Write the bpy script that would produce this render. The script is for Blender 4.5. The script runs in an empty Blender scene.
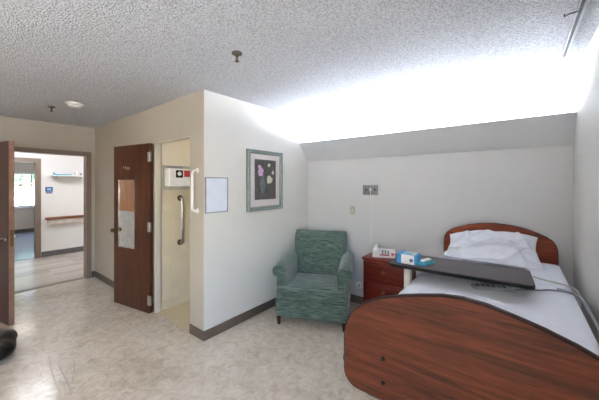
import bpy, bmesh, math, random
from mathutils import Vector, Matrix, noise
random.seed(7)
SC = bpy.context.scene
COL = SC.collection
PI = math.pi
W_M = {}          # world matrix of every linked object

# ------------------------------------------------------------------ materials
def lin(c):
    return tuple(((v/255)/12.92 if v/255 <= .04045 else ((v/255+.055)/1.055)**2.4) for v in c)+(1,)

class NT:
    def __init__(s, name):
        s.m = bpy.data.materials.new(name); s.m.use_nodes = True
        s.t = s.m.node_tree; s.n = s.t.nodes; s.l = s.t.links
        s.b = s.n['Principled BSDF']; s.out = s.n['Material Output']
    def add(s, kind, **kw):
        n = s.n.new(kind)
        for k, v in kw.items():
            if k in n.inputs: n.inputs[k].default_value = v
            else: setattr(n, k, v)
        return n
    def link(s, a, b): s.l.new(a, b)
    def coords(s, scale=(1,1,1), rot=(0,0,0), space='Object'):
        tc = s.add('ShaderNodeTexCoord'); mp = s.add('ShaderNodeMapping')
        mp.inputs['Scale'].default_value = scale; mp.inputs['Rotation'].default_value = rot
        s.link(tc.outputs[space], mp.inputs['Vector']); return mp.outputs['Vector']
    def worldpos(s, scale=(1,1,1)):
        g = s.add('ShaderNodeNewGeometry'); mp = s.add('ShaderNodeMapping')
        mp.inputs['Scale'].default_value = scale
        s.link(g.outputs['Position'], mp.inputs['Vector']); return mp.outputs['Vector']
    def noise(s, vec, scale, detail=4, rough=.55, dist=0):
        n = s.add('ShaderNodeTexNoise', Scale=scale, Detail=detail, Roughness=rough, Distortion=dist)
        s.link(vec, n.inputs['Vector']); return n.outputs['Fac']
    def ramp(s, fac, stops):
        r = s.add('ShaderNodeValToRGB'); e = r.color_ramp.elements
        while len(e) < len(stops): e.new(.5)
        for i, (p, c) in enumerate(stops): e[i].position = p; e[i].color = lin(c) if max(c) > 1.001 else tuple(c)+(1,)
        s.link(fac, r.inputs['Fac']); return r.outputs['Color']
    def bump(s, h, strength=.3, dist=.01):
        b = s.add('ShaderNodeBump', Strength=strength, Distance=dist)
        s.link(h, b.inputs['Height']); s.link(b.outputs['Normal'], s.b.inputs['Normal'])
    def base(s, col=None, rough=.5, metal=0, spec=.5):
        if col is not None: s.b.inputs['Base Color'].default_value = lin(col)
        s.b.inputs['Roughness'].default_value = rough; s.b.inputs['Metallic'].default_value = metal
        s.b.inputs['Specular IOR Level'].default_value = spec
        return s

def plain(name, col, rough=.5, metal=0, spec=.5, var=.06, sc=14, bump=0):
    t = NT(name).base(col, rough, metal, spec)
    v = t.worldpos()
    f = t.noise(v, sc, 3)
    a = tuple(max(1.1, c*(1-var)) for c in col); b = tuple(min(255, c*(1+var)) for c in col)
    t.link(t.ramp(f, [(.3, a), (.7, b)]), t.b.inputs['Base Color'])
    if bump: t.bump(t.noise(v, sc*12, 3), bump, .004)
    return t.m

def emit(name, col, strength):
    t = NT(name).base(col, .5)
    t.b.inputs['Emission Color'].default_value = lin(col); t.b.inputs['Emission Strength'].default_value = strength
    return t.m

def wood(name, dark, mid, light, scale=(1.2, 14, 14), rot=(0,0,0), rough=.35, sc=2.2, coat=0):
    t = NT(name).base(mid, rough, 0, .22)
    v = t.coords(scale, rot)
    f = t.noise(v, sc, 6, .62, .9)
    fine = t.noise(v, sc*7, 4, .6, .2)
    mx = t.add('ShaderNodeMath', operation='MULTIPLY_ADD'); mx.inputs[1].default_value = .35
    t.link(fine, mx.inputs[0]); t.link(f, mx.inputs[2])
    t.link(t.ramp(mx.outputs[0], [(.50, dark), (.68, mid), (.92, light)]), t.b.inputs['Base Color'])
    if coat: t.b.inputs['Coat Weight'].default_value = coat
    return t.m

M = {}
def wallmat(name, col, rough=.55):
    t = NT(name).base(col, rough, 0, .35)
    v = t.worldpos()
    t.link(t.ramp(t.noise(v, 1.3, 4), [(.25, tuple(c*.975 for c in col)), (.75, col)]), t.b.inputs['Base Color'])
    t.bump(t.noise(v, 160, 3), .12, .002)
    return t.m
M['wall'] = wallmat('wall_paint', (222, 219, 212))
M['wall_back'] = wallmat('wall_paint_back', (206, 206, 206))
M['wall_bath'] = wallmat('wall_paint_tan_shaded', (178, 169, 154))  # tan paint with the lack of cove light darkened into its colour
M['valance'] = wallmat('valance_paint', (214, 217, 220))
M['hallwall'] = wallmat('hall_paint', (228, 224, 219))
M['farwall'] = wallmat('far_room_paint', (205, 196, 184))

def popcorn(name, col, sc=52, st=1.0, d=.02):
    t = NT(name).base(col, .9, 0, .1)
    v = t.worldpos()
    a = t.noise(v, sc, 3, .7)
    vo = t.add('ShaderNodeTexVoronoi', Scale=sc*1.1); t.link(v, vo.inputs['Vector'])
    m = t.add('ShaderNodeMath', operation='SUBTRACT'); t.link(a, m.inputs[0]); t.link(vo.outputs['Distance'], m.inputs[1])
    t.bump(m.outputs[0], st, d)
    t.link(t.ramp(t.noise(v, sc*1.05, 2, .6), [(.36, tuple(c*.84 for c in col)), (.50, tuple(c*.965 for c in col)), (.58, col)]), t.b.inputs['Base Color'])  # shading of the popcorn pits painted in as darker speckle
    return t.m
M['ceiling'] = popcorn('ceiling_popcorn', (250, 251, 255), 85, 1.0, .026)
M['hallceil'] = wallmat('hall_ceiling_paint', (232, 230, 228))

def floormat():
    t = NT('floor_vinyl_tile').base((200,190,175), .22, 0, .5)
    v = t.worldpos()
    vr = t.add('ShaderNodeMapping'); vr.inputs['Scale'].default_value = (1/.46, 1/.46, 1); vr.inputs['Location'].default_value = (.13, .22, 0)
    t.link(v, vr.inputs['Vector'])
    br = t.add('ShaderNodeTexBrick'); br.offset = 0; br.squash = 1
    for k, x in (('Scale', 1), ('Mortar Size', .004), ('Mortar Smooth', .2), ('Bias', 0), ('Brick Width', 1), ('Row Height', 1)): br.inputs[k].default_value = x
    br.inputs['Color1'].default_value = (.93,.93,.94,1); br.inputs['Color2'].default_value = (1,1,1,1); br.inputs['Mortar'].default_value = (.80,.79,.78,1)
    t.link(vr.outputs['Vector'], br.inputs['Vector'])
    marb = t.noise(v, 13, 8, .7, .8)
    big = t.noise(v, 1.1, 4, .6, .4)
    s1 = t.add('ShaderNodeMath', operation='MULTIPLY_ADD'); s1.inputs[1].default_value = .62
    t.link(marb, s1.inputs[0])
    s2 = t.add('ShaderNodeMath', operation='MULTIPLY'); s2.inputs[1].default_value = .38; t.link(big, s2.inputs[0])
    t.link(s2.outputs[0], s1.inputs[2])
    c = t.ramp(s1.outputs[0], [(.36, (176,163,144)), (.46, (194,182,164)), (.54, (205,195,179)), (.66, (217,209,195))])
    mix = t.add('ShaderNodeMix', data_type='RGBA', blend_type='MULTIPLY'); mix.inputs[0].default_value = 1
    t.link(c, mix.inputs[6]); t.link(br.outputs['Color'], mix.inputs[7])
    t.link(mix.outputs[2], t.b.inputs['Base Color'])
    rr = t.ramp(t.noise(v, 2.2, 5, .6), [(.3, (.12,.12,.12)), (.7, (.24,.24,.24))])
    t.link(rr, t.b.inputs['Roughness'])
    return t.m
M['floor'] = floormat()

def plankmat():
    t = NT('hall_wood_planks').base((170,160,150), .35)
    v = t.worldpos()
    mp = t.add('ShaderNodeMapping'); mp.inputs['Rotation'].default_value = (0,0,PI/2); t.link(v, mp.inputs['Vector'])
    br = t.add('ShaderNodeTexBrick'); br.offset = .37
    for k, x in (('Scale', 1), ('Mortar Size', .003), ('Brick Width', 1.2), ('Row Height', .16), ('Bias', 0)): br.inputs[k].default_value = x
    br.inputs['Color1'].default_value = lin((158,146,134)); br.inputs['Color2'].default_value = lin((192,182,170)); br.inputs['Mortar'].default_value = lin((110,102,95))
    t.link(mp.outputs['Vector'], br.inputs['Vector'])
    st = t.add('ShaderNodeMapping'); st.inputs['Scale'].default_value = (14, 1.2, 1); t.link(v, st.inputs['Vector'])
    g = t.ramp(t.noise(st.outputs['Vector'], 2, 5), [(.3, (.35,.35,.35)), (.7, (.62,.62,.62))])
    mix = t.add('ShaderNodeMix', data_type='RGBA', blend_type='OVERLAY'); mix.inputs[0].default_value = .6
    t.link(br.outputs['Color'], mix.inputs[6]); t.link(g, mix.inputs[7]); t.link(mix.outputs[2], t.b.inputs['Base Color'])
    return t.m
M['planks'] = plankmat()
M['farfloor'] = plain('far_room_floor_vinyl', (150,156,166), .18)

def tilemat(name, col, grout, size, axes):
    t = NT(name).base(col, .2)
    v = t.worldpos()
    sx = t.add('ShaderNodeSeparateXYZ'); t.link(v, sx.inputs[0])
    cx = t.add('ShaderNodeCombineXYZ'); ad = t.add('ShaderNodeMath', operation='ADD')
    if axes == 'wall':
        t.link(sx.outputs[0], ad.inputs[0]); t.link(sx.outputs[1], ad.inputs[1]); t.link(ad.outputs[0], cx.inputs[0]); t.link(sx.outputs[2], cx.inputs[1])
    else:
        t.link(sx.outputs[0], cx.inputs[0]); t.link(sx.outputs[1], cx.inputs[1])
    br = t.add('ShaderNodeTexBrick'); br.offset = 0
    for k, x in (('Scale', 1), ('Mortar Size', .002), ('Brick Width', size), ('Row Height', size), ('Bias', 0)): br.inputs[k].default_value = x
    br.inputs['Color1'].default_value = lin(col); br.inputs['Color2'].default_value = lin(tuple(c*.97 for c in col)); br.inputs['Mortar'].default_value = lin(grout)
    t.link(cx.outputs[0], br.inputs['Vector']); t.link(br.outputs['Color'], t.b.inputs['Base Color'])
    return t.m
M['tile'] = tilemat('bathroom_wall_tile', (214,200,172), (207,192,163), .108, 'wall')
M['tilefloor'] = tilemat('bathroom_floor_tile', (206,190,160), (188,172,142), .05, 'floor')
M['cream'] = wallmat('bathroom_paint', (232,222,200))
M['jamb'] = plain('cream_jamb_paint', (205,197,180), .4, var=.012)
M['base'] = plain('brown_vinyl_baseboard', (92,80,70), .45)
M['hallbase'] = plain('grey_vinyl_baseboard', (96,92,90), .45)
M['frame'] = plain('taupe_metal_frame', (128,112,98), .4, 0, .5, .03)
M['doorwood'] = wood('door_walnut_veneer', (56,32,22), (76,44,30), (92,58,42), (14, 14, 1.0), rough=.32)
M['doorwood2'] = wood('entry_door_veneer', (44,26,26), (60,36,34), (76,48,42), (14, 14, 1.0), rough=.3)
M['doorinner'] = wood('entry_door_inner_oak', (176,112,58), (205,140,78), (222,160,96), (14,14,1.0), rough=.35)
M['dooredge'] = plain('door_edge_wood', (136,104,88), .4)
M['kick'] = plain('white_kick_plate', (225,222,216), .3)
M['bedwood'] = wood('bed_cherry_laminate', (52,24,15), (80,38,24), (102,54,34), (1.0, 9, 16), (0, -.10, 0), .42, 2.6)
M['headwood'] = wood('headboard_cherry', (84,34,18), (118,52,30), (142,70,42), (1.0, 9, 18), rough=.4)
M['edge'] = plain('dark_rubber_edge', (46,32,30), .6, spec=.2)
M['night'] = wood('nightstand_cherry', (66,18,12), (92,28,20), (112,42,30), (1.5, 12, 14), rough=.4)
M['steel'] = plain('brushed_steel', (176,176,174), .32, 1)
M['darksteel'] = plain('tarnished_steel', (104, 99, 94), .5, .3)
M['platesteel'] = plain('satin_wall_plate_steel', (128, 128, 130), .5, .3)
M['chrome'] = plain('chrome_metal', (205,205,205), .15, 1, var=.02)
M['brass'] = plain('aged_brass', (120,96,62), .35, 1)
M['dark'] = plain('dark_plastic', (20,19,20), .55, spec=.2)
M['greymetal'] = plain('grey_bed_metal', (130,128,126), .4, .3)
M['whitemetal'] = plain('white_powder_coat', (222,220,214), .4)
M['white'] = plain('white_plastic', (232,230,226), .35, var=.02)
M['beige'] = plain('beige_plastic', (178,172,156), .4)
M['whiteboard'] = plain('white_board_sheet', (226,230,240), .25, var=.015)
M['gframe'] = plain('pewter_board_frame', (150,150,152), .35, .5)
M['picframe'] = plain('grey_green_wood_frame', (118,126,122), .4, .1, var=.12, sc=40)
M['matboard'] = plain('pale_mat_board', (226,216,212), .8, var=.01)
M['print'] = plain('dark_print_ground', (62,56,54), .6, var=.15, sc=20)
M['pink'] = plain('pink_petals', (214,170,206), .7, var=.12, sc=60)
M['cream_petal'] = plain('cream_petals', (212,210,190), .7, var=.14, sc=60)
M['vase'] = plain('painted_blue_vase', (84,104,108), .6, var=.15, sc=50)
M['leafpaint'] = plain('painted_leaves', (84,92,78), .7)
M['tabletop'] = plain('charcoal_table_laminate', (74,69,70), .5, spec=.3, var=.05, sc=90)
M['blue'] = plain('blue_carton', (58,150,200), .4)
M['lblue'] = plain('pale_blue_carton', (150,205,230), .4)
M['red'] = plain('red_plastic', (190,50,60), .4)
M['navy'] = plain('navy_sign', (70,86,140), .4)
M['teal'] = plain('teal_plastic', (60,160,185), .4)
M['grille'] = plain('grey_cord_rubber', (120,126,132), .5)
M['legwood'] = wood('chair_leg_wood', (34,20,14), (52,32,22), (66,42,30), (12,12,2), rough=.35)
M['railwood'] = wood('handrail_oak', (110,66,40), (140,90,60), (160,108,74), (12,1.2,12), rough=.35)
M['railgrey'] = plain('handrail_grey_body', (196,184,172), .4)
M['asphalt'] = plain('pale_concrete_ground', (205,203,198), .9, sc=3)
M['bark'] = plain('tree_bark', (92,76,60), .9, var=.2, sc=20, bump=.5)
M['leaf'] = plain('tree_leaves', (50,84,56), .6, var=.25, sc=3)
M['leaf2'] = plain('shrub_leaves', (64,98,66), .6, var=.25, sc=3)
M['scuff'] = plain('floor_scuff_rubber', (158,148,136), .35)
M['remote'] = plain('light_grey_remote_plastic', (168,172,178), .4)

def fabric():
    t = NT('green_striated_upholstery').base((90,118,104), .75, 0, .3)
    v = t.coords((4.5, 70, 95))
    f = t.noise(v, 2.0, 5, .7, .35)
    t.link(t.ramp(f, [(.36, (30,42,37)), (.47, (58,78,70)), (.55, (82,102,93)), (.68, (130,148,137))]), t.b.inputs['Base Color'])
    w = t.coords((1,1,1))
    t.bump(t.noise(w, 420, 2), .25, .002)
    t.b.inputs['Sheen Weight'].default_value = .35
    return t.m
M['fabric'] = fabric()
def linen(name, col, sc=6):
    t = NT(name).base(col, .8, 0, .2)
    v = t.coords()
    t.bump(t.noise(v, sc, 5, .55, .6), .28, .03)
    t.b.inputs['Sheen Weight'].default_value = .2
    return t.m
M['sheet'] = linen('white_sheet_cotton', (240,244,253), 7)
M['pillow'] = linen('white_pillow_cotton', (236,239,248), 9)
M['mattress'] = plain('mattress_vinyl', (120,140,165), .5)
def bagmat():
    t = NT('black_shiny_nylon').base((22,20,20), .28)
    v = t.coords(); t.bump(t.noise(v, 6, 3, .5, .5), .45, .03)
    return t.m
M['bag'] = bagmat()
def mirrormat():
    t = NT('mirror_silver').base((235,235,235), .015, 1); return t.m
M['mirror'] = mirrormat()
def glassmat():
    t = NT('window_glass')
    tr = t.add('ShaderNodeBsdfTransparent'); gl = t.add('ShaderNodeBsdfGlossy', Roughness=.02)
    mx = t.add('ShaderNodeMixShader'); mx.inputs[0].default_value = .05
    t.link(tr.outputs[0], mx.inputs[1]); t.link(gl.outputs[0], mx.inputs[2])
    t.link(mx.outputs[0], t.out.inputs['Surface']); return t.m
M['glass'] = glassmat()
M['tube'] = emit('fluorescent_tube_glow', (232,240,255), 90)
M['diffuser'] = emit('hall_light_diffuser', (246,248,255), 11)
M['bathlamp'] = emit('bathroom_lamp_glass', (255,238,214), 6.5)
M['roomlamp'] = emit('room_light_diffuser', (255,244,230), 6)
M['rear_fill_tube'] = emit('added_fill_tube_glow', (250,248,245), 74)  # glow of the added rear strip light that fills the ceiling

# ------------------------------------------------------------------ mesh helpers
class MB:
    def __init__(s): s.bm = bmesh.new()
    def _new(s, before):
        return [v for v in s.bm.verts if v not in before]
    def box(s, x0, x1, y0, y1, z0, z1, bev=0, seg=2, mat=None):
        bm = bmesh.new(); r = bmesh.ops.create_cube(bm, size=1)
        for v in bm.verts: v.co = Vector((x0+(v.co.x+.5)*(x1-x0), y0+(v.co.y+.5)*(y1-y0), z0+(v.co.z+.5)*(z1-z0)))
        if bev: bmesh.ops.bevel(bm, geom=list(bm.edges), offset=bev, segments=seg, profile=.5, affect='EDGES')
        s.merge(bm, mat); return s
    def merge(s, bm, mat=None):
        if mat is not None: bm.transform(mat)
        me = bpy.data.meshes.new('tmp'); bm.to_mesh(me); bm.free(); s.bm.from_mesh(me); bpy.data.meshes.remove(me)
    def cyl(s, p0, p1, r0, r1=None, n=16):
        r1 = r0 if r1 is None else r1
        return s.tube([p0, p1], [r0, r1], n)
    def tube(s, pts, r, n=10, cap=True, flat=1.0):
        pts = [Vector(p) for p in pts]; rs = r if isinstance(r, (list, tuple)) else [r]*len(pts)
        up = None; rings = []
        for i, p in enumerate(pts):
            d = (pts[min(i+1, len(pts)-1)]-pts[max(i-1, 0)]).normalized()
            if up is None:
                up = Vector((0,0,1)) if abs(d.z) < .9 else Vector((1,0,0))
            a = d.cross(up).normalized(); b = a.cross(d).normalized(); up = b
            rings.append([s.bm.verts.new(p+a*math.cos(2*PI*k/n)*rs[i]+b*math.sin(2*PI*k/n)*rs[i]*flat) for k in range(n)])
        for i in range(len(rings)-1):
            for k in range(n): s.bm.faces.new((rings[i][k], rings[i][(k+1)%n], rings[i+1][(k+1)%n], rings[i+1][k]))
        if cap: s.bm.faces.new(rings[0][::-1]); s.bm.faces.new(rings[-1])
        return s
    def lathe(s, prof, c=(0,0,0), n=24, axis='z'):
        rings = []
        for r, h in prof:
            ring = []
            for k in range(n):
                a = 2*PI*k/n; x, y = math.cos(a)*max(r, 1e-4), math.sin(a)*max(r, 1e-4)
                co = {'z': (x, y, h), 'y': (x, h, y), 'x': (h, x, y)}[axis]
                ring.append(s.bm.verts.new(Vector(co)+Vector(c)))
            rings.append(ring)
        for i in range(len(rings)-1):
            for k in range(n): s.bm.faces.new((rings[i][k], rings[i][(k+1)%n], rings[i+1][(k+1)%n], rings[i+1][k]))
        s.bm.faces.new(rings[0][::-1]); s.bm.faces.new(rings[-1])
        return s
    def prism(s, out, axis, a, b, bev=0, seg=2):
        """outline of (p,q) extruded along axis from a to b"""
        bm = bmesh.new()
        f = {'y': lambda p, q, t: (p, t, q), 'x': lambda p, q, t: (t, p, q), 'z': lambda p, q, t: (p, q, t)}[axis]
        A = [bm.verts.new(f(p, q, a)) for p, q in out]; B = [bm.verts.new(f(p, q, b)) for p, q in out]
        fa = bm.faces.new(A[::-1]); fb = bm.faces.new(B)
        for i in range(len(out)): bm.faces.new((A[i], A[(i+1)%len(out)], B[(i+1)%len(out)], B[i]))
        bmesh.ops.recalc_face_normals(bm, faces=bm.faces)
        if bev: bmesh.ops.bevel(bm, geom=list(set(list(fa.edges)+list(fb.edges))), offset=bev, segments=seg, profile=.5, affect='EDGES')
        s.merge(bm); return s
    def blob(s, c, r, sub=3, amp=0, fr=3, seed=0):
        bm = bmesh.new(); bmesh.ops.create_icosphere(bm, subdivisions=sub, radius=1)
        for v in bm.verts:
            d = v.co.copy(); k = 1+amp*noise.noise(d*fr+Vector((seed, seed*.7, 0)))
            v.co = Vector((c[0]+d.x*r[0]*k, c[1]+d.y*r[1]*k, c[2]+d.z*r[2]*k))
        s.merge(bm); return s
    def grid(s, fn, nu, nv, closed_u=False):
        vs = [[s.bm.verts.new(fn(i/(nu if closed_u else nu-1), j/(nv-1))) for j in range(nv)] for i in range(nu)]
        for i in range(nu if closed_u else nu-1):
            for j in range(nv-1):
                k = (i+1) % nu
                s.bm.faces.new((vs[i][j], vs[k][j], vs[k][j+1], vs[i][j+1]))
        return s
    def build(s, name, mat, parent=None, smooth=True, local=False, angle=40):
        me = bpy.data.meshes.new(name)
        bmesh.ops.recalc_face_normals(s.bm, faces=s.bm.faces)
        if parent is not None:
            mw = W_M[parent.name]
            if not local: s.bm.transform(mw.inverted())
        else:
            xs = [v.co for v in s.bm.verts]
            lo = Vector([min(c[i] for c in xs) for i in range(3)]); hi = Vector([max(c[i] for c in xs) for i in range(3)])
            o = Vector(((lo.x+hi.x)/2, (lo.y+hi.y)/2, lo.z)); s.bm.transform(Matrix.Translation(-o)); mw = Matrix.Translation(o)
        s.bm.to_mesh(me); s.bm.free()
        ob = bpy.data.objects.new(name, me); COL.objects.link(ob)
        me.materials.append(mat if not isinstance(mat, str) else M[mat])
        if parent is not None: ob.parent = parent
        else: ob.location = mw.translation
        if smooth:
            me.polygons.foreach_set('use_smooth', [True]*len(me.polygons))
            me.set_sharp_from_angle(angle=math.radians(angle))
        W_M[ob.name] = mw
        return ob

def tag(o, label, cat, group=None, kind=None):
    o['label'] = label; o['category'] = cat
    if group: o['group'] = group
    if kind: o['kind'] = kind
    return o
def thing(name, label, cat, loc, rz=0, group=None):
    o = bpy.data.objects.new(name, None); COL.objects.link(o); o.location = loc; o.rotation_euler = (0,0,rz)
    o.empty_display_size = .1
    W_M[o.name] = Matrix.Translation(Vector(loc)) @ Matrix.Rotation(rz, 4, 'Z')
    return tag(o, label, cat, group)
def struct(mb, name, mat, smooth=False):
    o = mb.build(name, mat, None, smooth); o['kind'] = 'structure'; return o
def copy_tree(src, loc, rz=0, label=None, group=None):
    def rec(o, par):
        c = o.copy(); COL.objects.link(c)
        if par is not None: c.parent = par
        for ch in [x for x in list(bpy.data.objects) if x.parent == o and x is not c]: rec(ch, c)
        return c
    r = rec(src, None); r.location = loc; r.rotation_euler = (0,0,rz)
    if label: r['label'] = label
    if group: r['group'] = group
    return r

H = 2.44
XL, XR, YB, YF, XC, YW = -5.495, .366, 3.29, -2.3, -2.405, 1.582   # entry wall, right wall, back wall, rear wall, alcove wall, bathroom wall
T = .12
TB = .07

# ------------------------------------------------------------------ room shell
struct(MB().box(XL-.06, XR+T, YF-T, YW+.001, -.1, 0).box(XC-.001, XR+T, YW, YB+T, -.1, 0), 'floor', 'floor')
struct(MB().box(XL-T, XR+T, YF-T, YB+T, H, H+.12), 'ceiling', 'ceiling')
struct(MB().box(XC-T, XR+T, YB, YB+T, 0, H), 'wall_back', 'wall_back')
struct(MB().box(XC-T, XC, YW+TB, YB, 0, H).box(XC-.0019, XC, YW, YW+TB, 0, H), 'wall_alcove', 'wall')
# bathroom wall with door opening X -3.38..-2.655
BX0, BX1 = -3.385, -2.652
struct(MB().box(XL, BX0, YW, YW+TB, 0, H).box(BX1, XC-.002, YW, YW+TB, 0, H).box(BX0, BX1, YW, YW+TB, 2.015, H), 'wall_bathroom', 'wall_bath')
# entry wall with door opening
EY0, EY1, EH = .20, 1.475, 1.985
struct(MB().box(XL-T, XL, YF-T, EY0, 0, H).box(XL-T, XL, EY1, YW+T, 0, H).box(XL-T, XL, EY0, EY1, EH, H), 'wall_left', 'wall_bath')
# right wall; unseen window behind the camera added to bring in daylight
WY0, WY1, WZ0, WZ1 = -2.05, -.35, .85, 2.15
struct(MB().box(XR, XR+T, WY1, YB, 0, H).box(XR, XR+T, YF, WY0, 0, H).box(XR, XR+T, WY0, WY1, 0, WZ0).box(XR, XR+T, WY0, WY1, WZ1, H), 'wall_right', 'wall')
struct(MB().box(XL, XR+T, YF-T, YF, 0, H), 'wall_rear', 'wall_bath')

def window(name, x, y0, y1, z0, z1, ys, zs, side, fr='white', dep=.1):
    w = thing(name, '', 'window', (x, (y0+y1)/2, z0)); del w['label']; del w['category']; w['kind'] = 'structure'
    m = MB(); s = .05; a, b = x+side*.03, x+side*.09
    a, b = min(a, b), max(a, b)
    m.box(a, b, y0, y0+s, z0, z1).box(a, b, y1-s, y1, z0, z1).box(a, b, y0+s, y1-s, z0, z0+s).box(a, b, y0+s, y1-s, z1-s, z1)
    m.build('window_frame', fr, w, False)
    m = MB()
    for y in ys: m.box(a+.01, b-.01, y-.017, y+.017, z0+s, z1-s)
    for z in zs: m.box(a+.012, b-.012, y0+s, y1-s, z-.02, z+.02)
    m.build('muntin', 'frame' if fr == 'white' and side < 0 else fr, w, False)
    MB().box(x+side*.058, x+side*.062, y0+s, y1-s, z0+s, z1-s).build('pane', 'glass', w, False)
    MB().box(min(x-side*.04, x+side*.03), max(x-side*.04, x+side*.03), y0-.03, y1+.03, z0-.03, z0, .004).build('window_sill', 'white', w, False)
    return w
window('added_window', XR, WY0, WY1, WZ0, WZ1, [(WY0+WY1)/2], [], 1)  # added out of view as a daylight source

# baseboards
bh = .098
def baseboard(name, segs, mat='base', h=bh):
    m = MB()
    for x0, x1, y0, y1 in segs: m.box(x0, x1, y0, y1, 0, h, .003, 1)
    struct(m, name, mat)
baseboard('baseboard_back', [(XC+.009, XR-.009, YB-.009, YB)])
baseboard('baseboard_alcove', [(XC, XC+.009, YW-.009, YB)])
baseboard('baseboard_bathroom', [(BX1+.001, XC, YW-.009, YW), (XL+.01, BX0-.035, YW-.009, YW)])
baseboard('baseboard_right', [(XR-.009, XR, YF, YB-.009)])
baseboard('baseboard_left', [(XL, XL+.009, YF, EY0-.06), (XL, XL+.009, EY1+.06, YW-.009)])
baseboard('baseboard_rear', [(XL+.009, XR-.009, YF, YF+.009)])

# sloped light valance (cove) on the back wall
out = [(YB, 1.845), (YB, 1.857), (3.088, 2.093), (3.078, 2.087), (3.272, 1.845)]
m = MB().prism([(YB,1.850),(YB,1.866),(3.094,2.096),(3.080,2.088),(3.281,1.850)], 'x', XC, XR)
struct(m, 'trim_valance', 'valance')
cf = thing('cove_light', 'long fluorescent strip light hidden behind the sloped grey valance', 'light', (-1.0, 3.25, 1.93))
MB().box(XC+.08, XR-.06, 3.19, 3.285, 1.99, 2.045, .004, 1).build('fixture_body', 'whitemetal', cf)
n = 3; L = (XR-.08-(XC+.1))/n
for i in range(n):
    a = XC+.1+i*L
    MB().cyl((a+.02, 3.205, 2.074), (a+L-.02, 3.205, 2.074), .016, n=12).build('lamp_tube', 'tube', cf)

# unseen valance and strip light added on the rear wall to brighten the ceiling
VX0, VX1 = -4.4, XR
struct(MB().prism([(YF,1.850),(YF,1.866),(YF+.196,2.096),(YF+.21,2.088),(YF+.009,1.850)], 'x', VX0, VX1), 'trim_valance_rear_added', 'valance')
cf2 = thing('cove_light', 'long added fill strip light, out of view, behind the rear wall valance', 'light', (-2, YF+.04, 1.93))
MB().box(VX0+.08, VX1-.06, YF+.005, YF+.10, 1.99, 2.045, .004, 1).build('fixture_body', 'whitemetal', cf2)
n = 4; L = (VX1-VX0-.2)/n
for i in range(n):
    a = VX0+.1+i*L
    MB().cyl((a+.02, YF+.085, 2.074), (a+L-.02, YF+.085, 2.074), .016, n=12).build('lamp_tube', 'rear_fill_tube', cf2)

# curtain track on ceiling + hook
ct = thing('curtain_track', 'grey metal curtain track fixed to the ceiling beside the right wall', 'curtain track', (.255, 1.9, H))
MB().box(.240, .246, .9, 2.76, H-.022, H-.0005).box(.264, .270, .9, 2.76, H-.022, H-.0005).box(.246, .264, .9, 2.76, H-.006, H-.0005).build('rail', 'steel', ct, False)
MB().box(.2465, .2635, .9, 2.755, H-.0075, H-.0062).build('slot', 'dark', ct, False)
tag(MB().tube([(.255,2.02,H-.0225),(.250,2.02,H-.032),(.232,2.018,H-.030),(.205,2.01,H-.036),(.19,2.0,H-.046),(.188,1.985,H-.040)], .0032, 8).build('curtain_hook', 'dark'),
    'small dark wire curtain hook hanging from the ceiling track', 'hook')

# ------------------------------------------------------------------ hall + far room
HX = -7.82
struct(MB().box(HX, XL-.06, -3.2, 4.2, -.1, 0), 'floor_hall', 'planks')
struct(MB().box(XL-.13, XL-.03, EY0, EY1, 0, .006), 'trim_1', 'frame')
struct(MB().box(HX-.1, XL-T, -3.2, 4.2, H, H+.1), 'ceiling_hall', 'hallceil')
FY0, FY1, FH = .2, 1.232, 1.975
struct(MB().box(HX-.1, HX, -3.2, FY0, 0, H).box(HX-.1, HX, FY1, 4.2, 0, H).box(HX-.1, HX, FY0, FY1, FH, H), 'wall_hall', 'hallwall')
struct(MB().box(HX, XL-T, 4.2, 4.3, 0, H).box(HX, XL-T, -3.3, -3.2, 0, H), 'wall_hall_ends', 'hallwall')
struct(MB().box(XL-T-.05, XL-T, YW+T, 4.2, 0, H).box(XL-T-.05, XL-T, -3.2, YF-T, 0, H), 'wall_hall_side', 'hallwall')
baseboard('baseboard_hall', [(HX, HX+.012, FY1+.08, 4.2), (HX, HX+.012, -3.2, FY0-.08)], 'hallbase', .11)
# door frames
def doorframe(name, x0, x1, y0, y1, h, w=.055):
    d = thing(name, '', 'd', ((x0+x1)/2, (y0+y1)/2, 0)); del d['label']; del d['category']; d['kind'] = 'structure'
    m = MB()
    for s, y in ((-1, y0), (1, y1)):
        m.box(x0-.015, x1+.015, min(y-s*.012, y+s*w), max(y-s*.012, y+s*w), 0, h-.012)
    m.build('jamb', 'frame', d, False)
    MB().box(x0-.015, x1+.015, y0-w, y1+w, h-.012, h+w).build('header', 'frame', d, False)
    return d
doorframe('door_1', XL-T, XL, EY0, EY1, EH)
doorframe('door_3', HX-.1, HX, FY0, FY1, FH, .075)
# far room
FX = -12.3
struct(MB().box(FX-.1, HX-.05, -1.5, 4.2, -.1, 0), 'floor_far_room', 'farfloor')
struct(MB().box(FX-.1, HX-.1, -1.5, 4.2, H, H+.1), 'ceiling_far_room', 'hallceil')
V0, V1, VZ0, VZ1 = .55, 1.97, .79, 1.88
struct(MB().box(FX-.1, FX, -1.5, V0, 0, H).box(FX-.1, FX, V1, 4.2, 0, H).box(FX-.1, FX, V0, V1, 0, VZ0).box(FX-.1, FX, V0, V1, VZ1, H), 'wall_far', 'farwall')
struct(MB().box(FX, HX-.1, -1.6, -1.5, 0, H).box(FX, HX-.1, 4.2, 4.3, 0, H), 'wall_far_sides', 'farwall')
window('window_2', FX, V0, V1, VZ0, VZ1, [1.83], [1.49], -1)
baseboard('baseboard_far', [(FX, FX+.012, -1.5, 4.2)], 'hallbase', .11)

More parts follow.
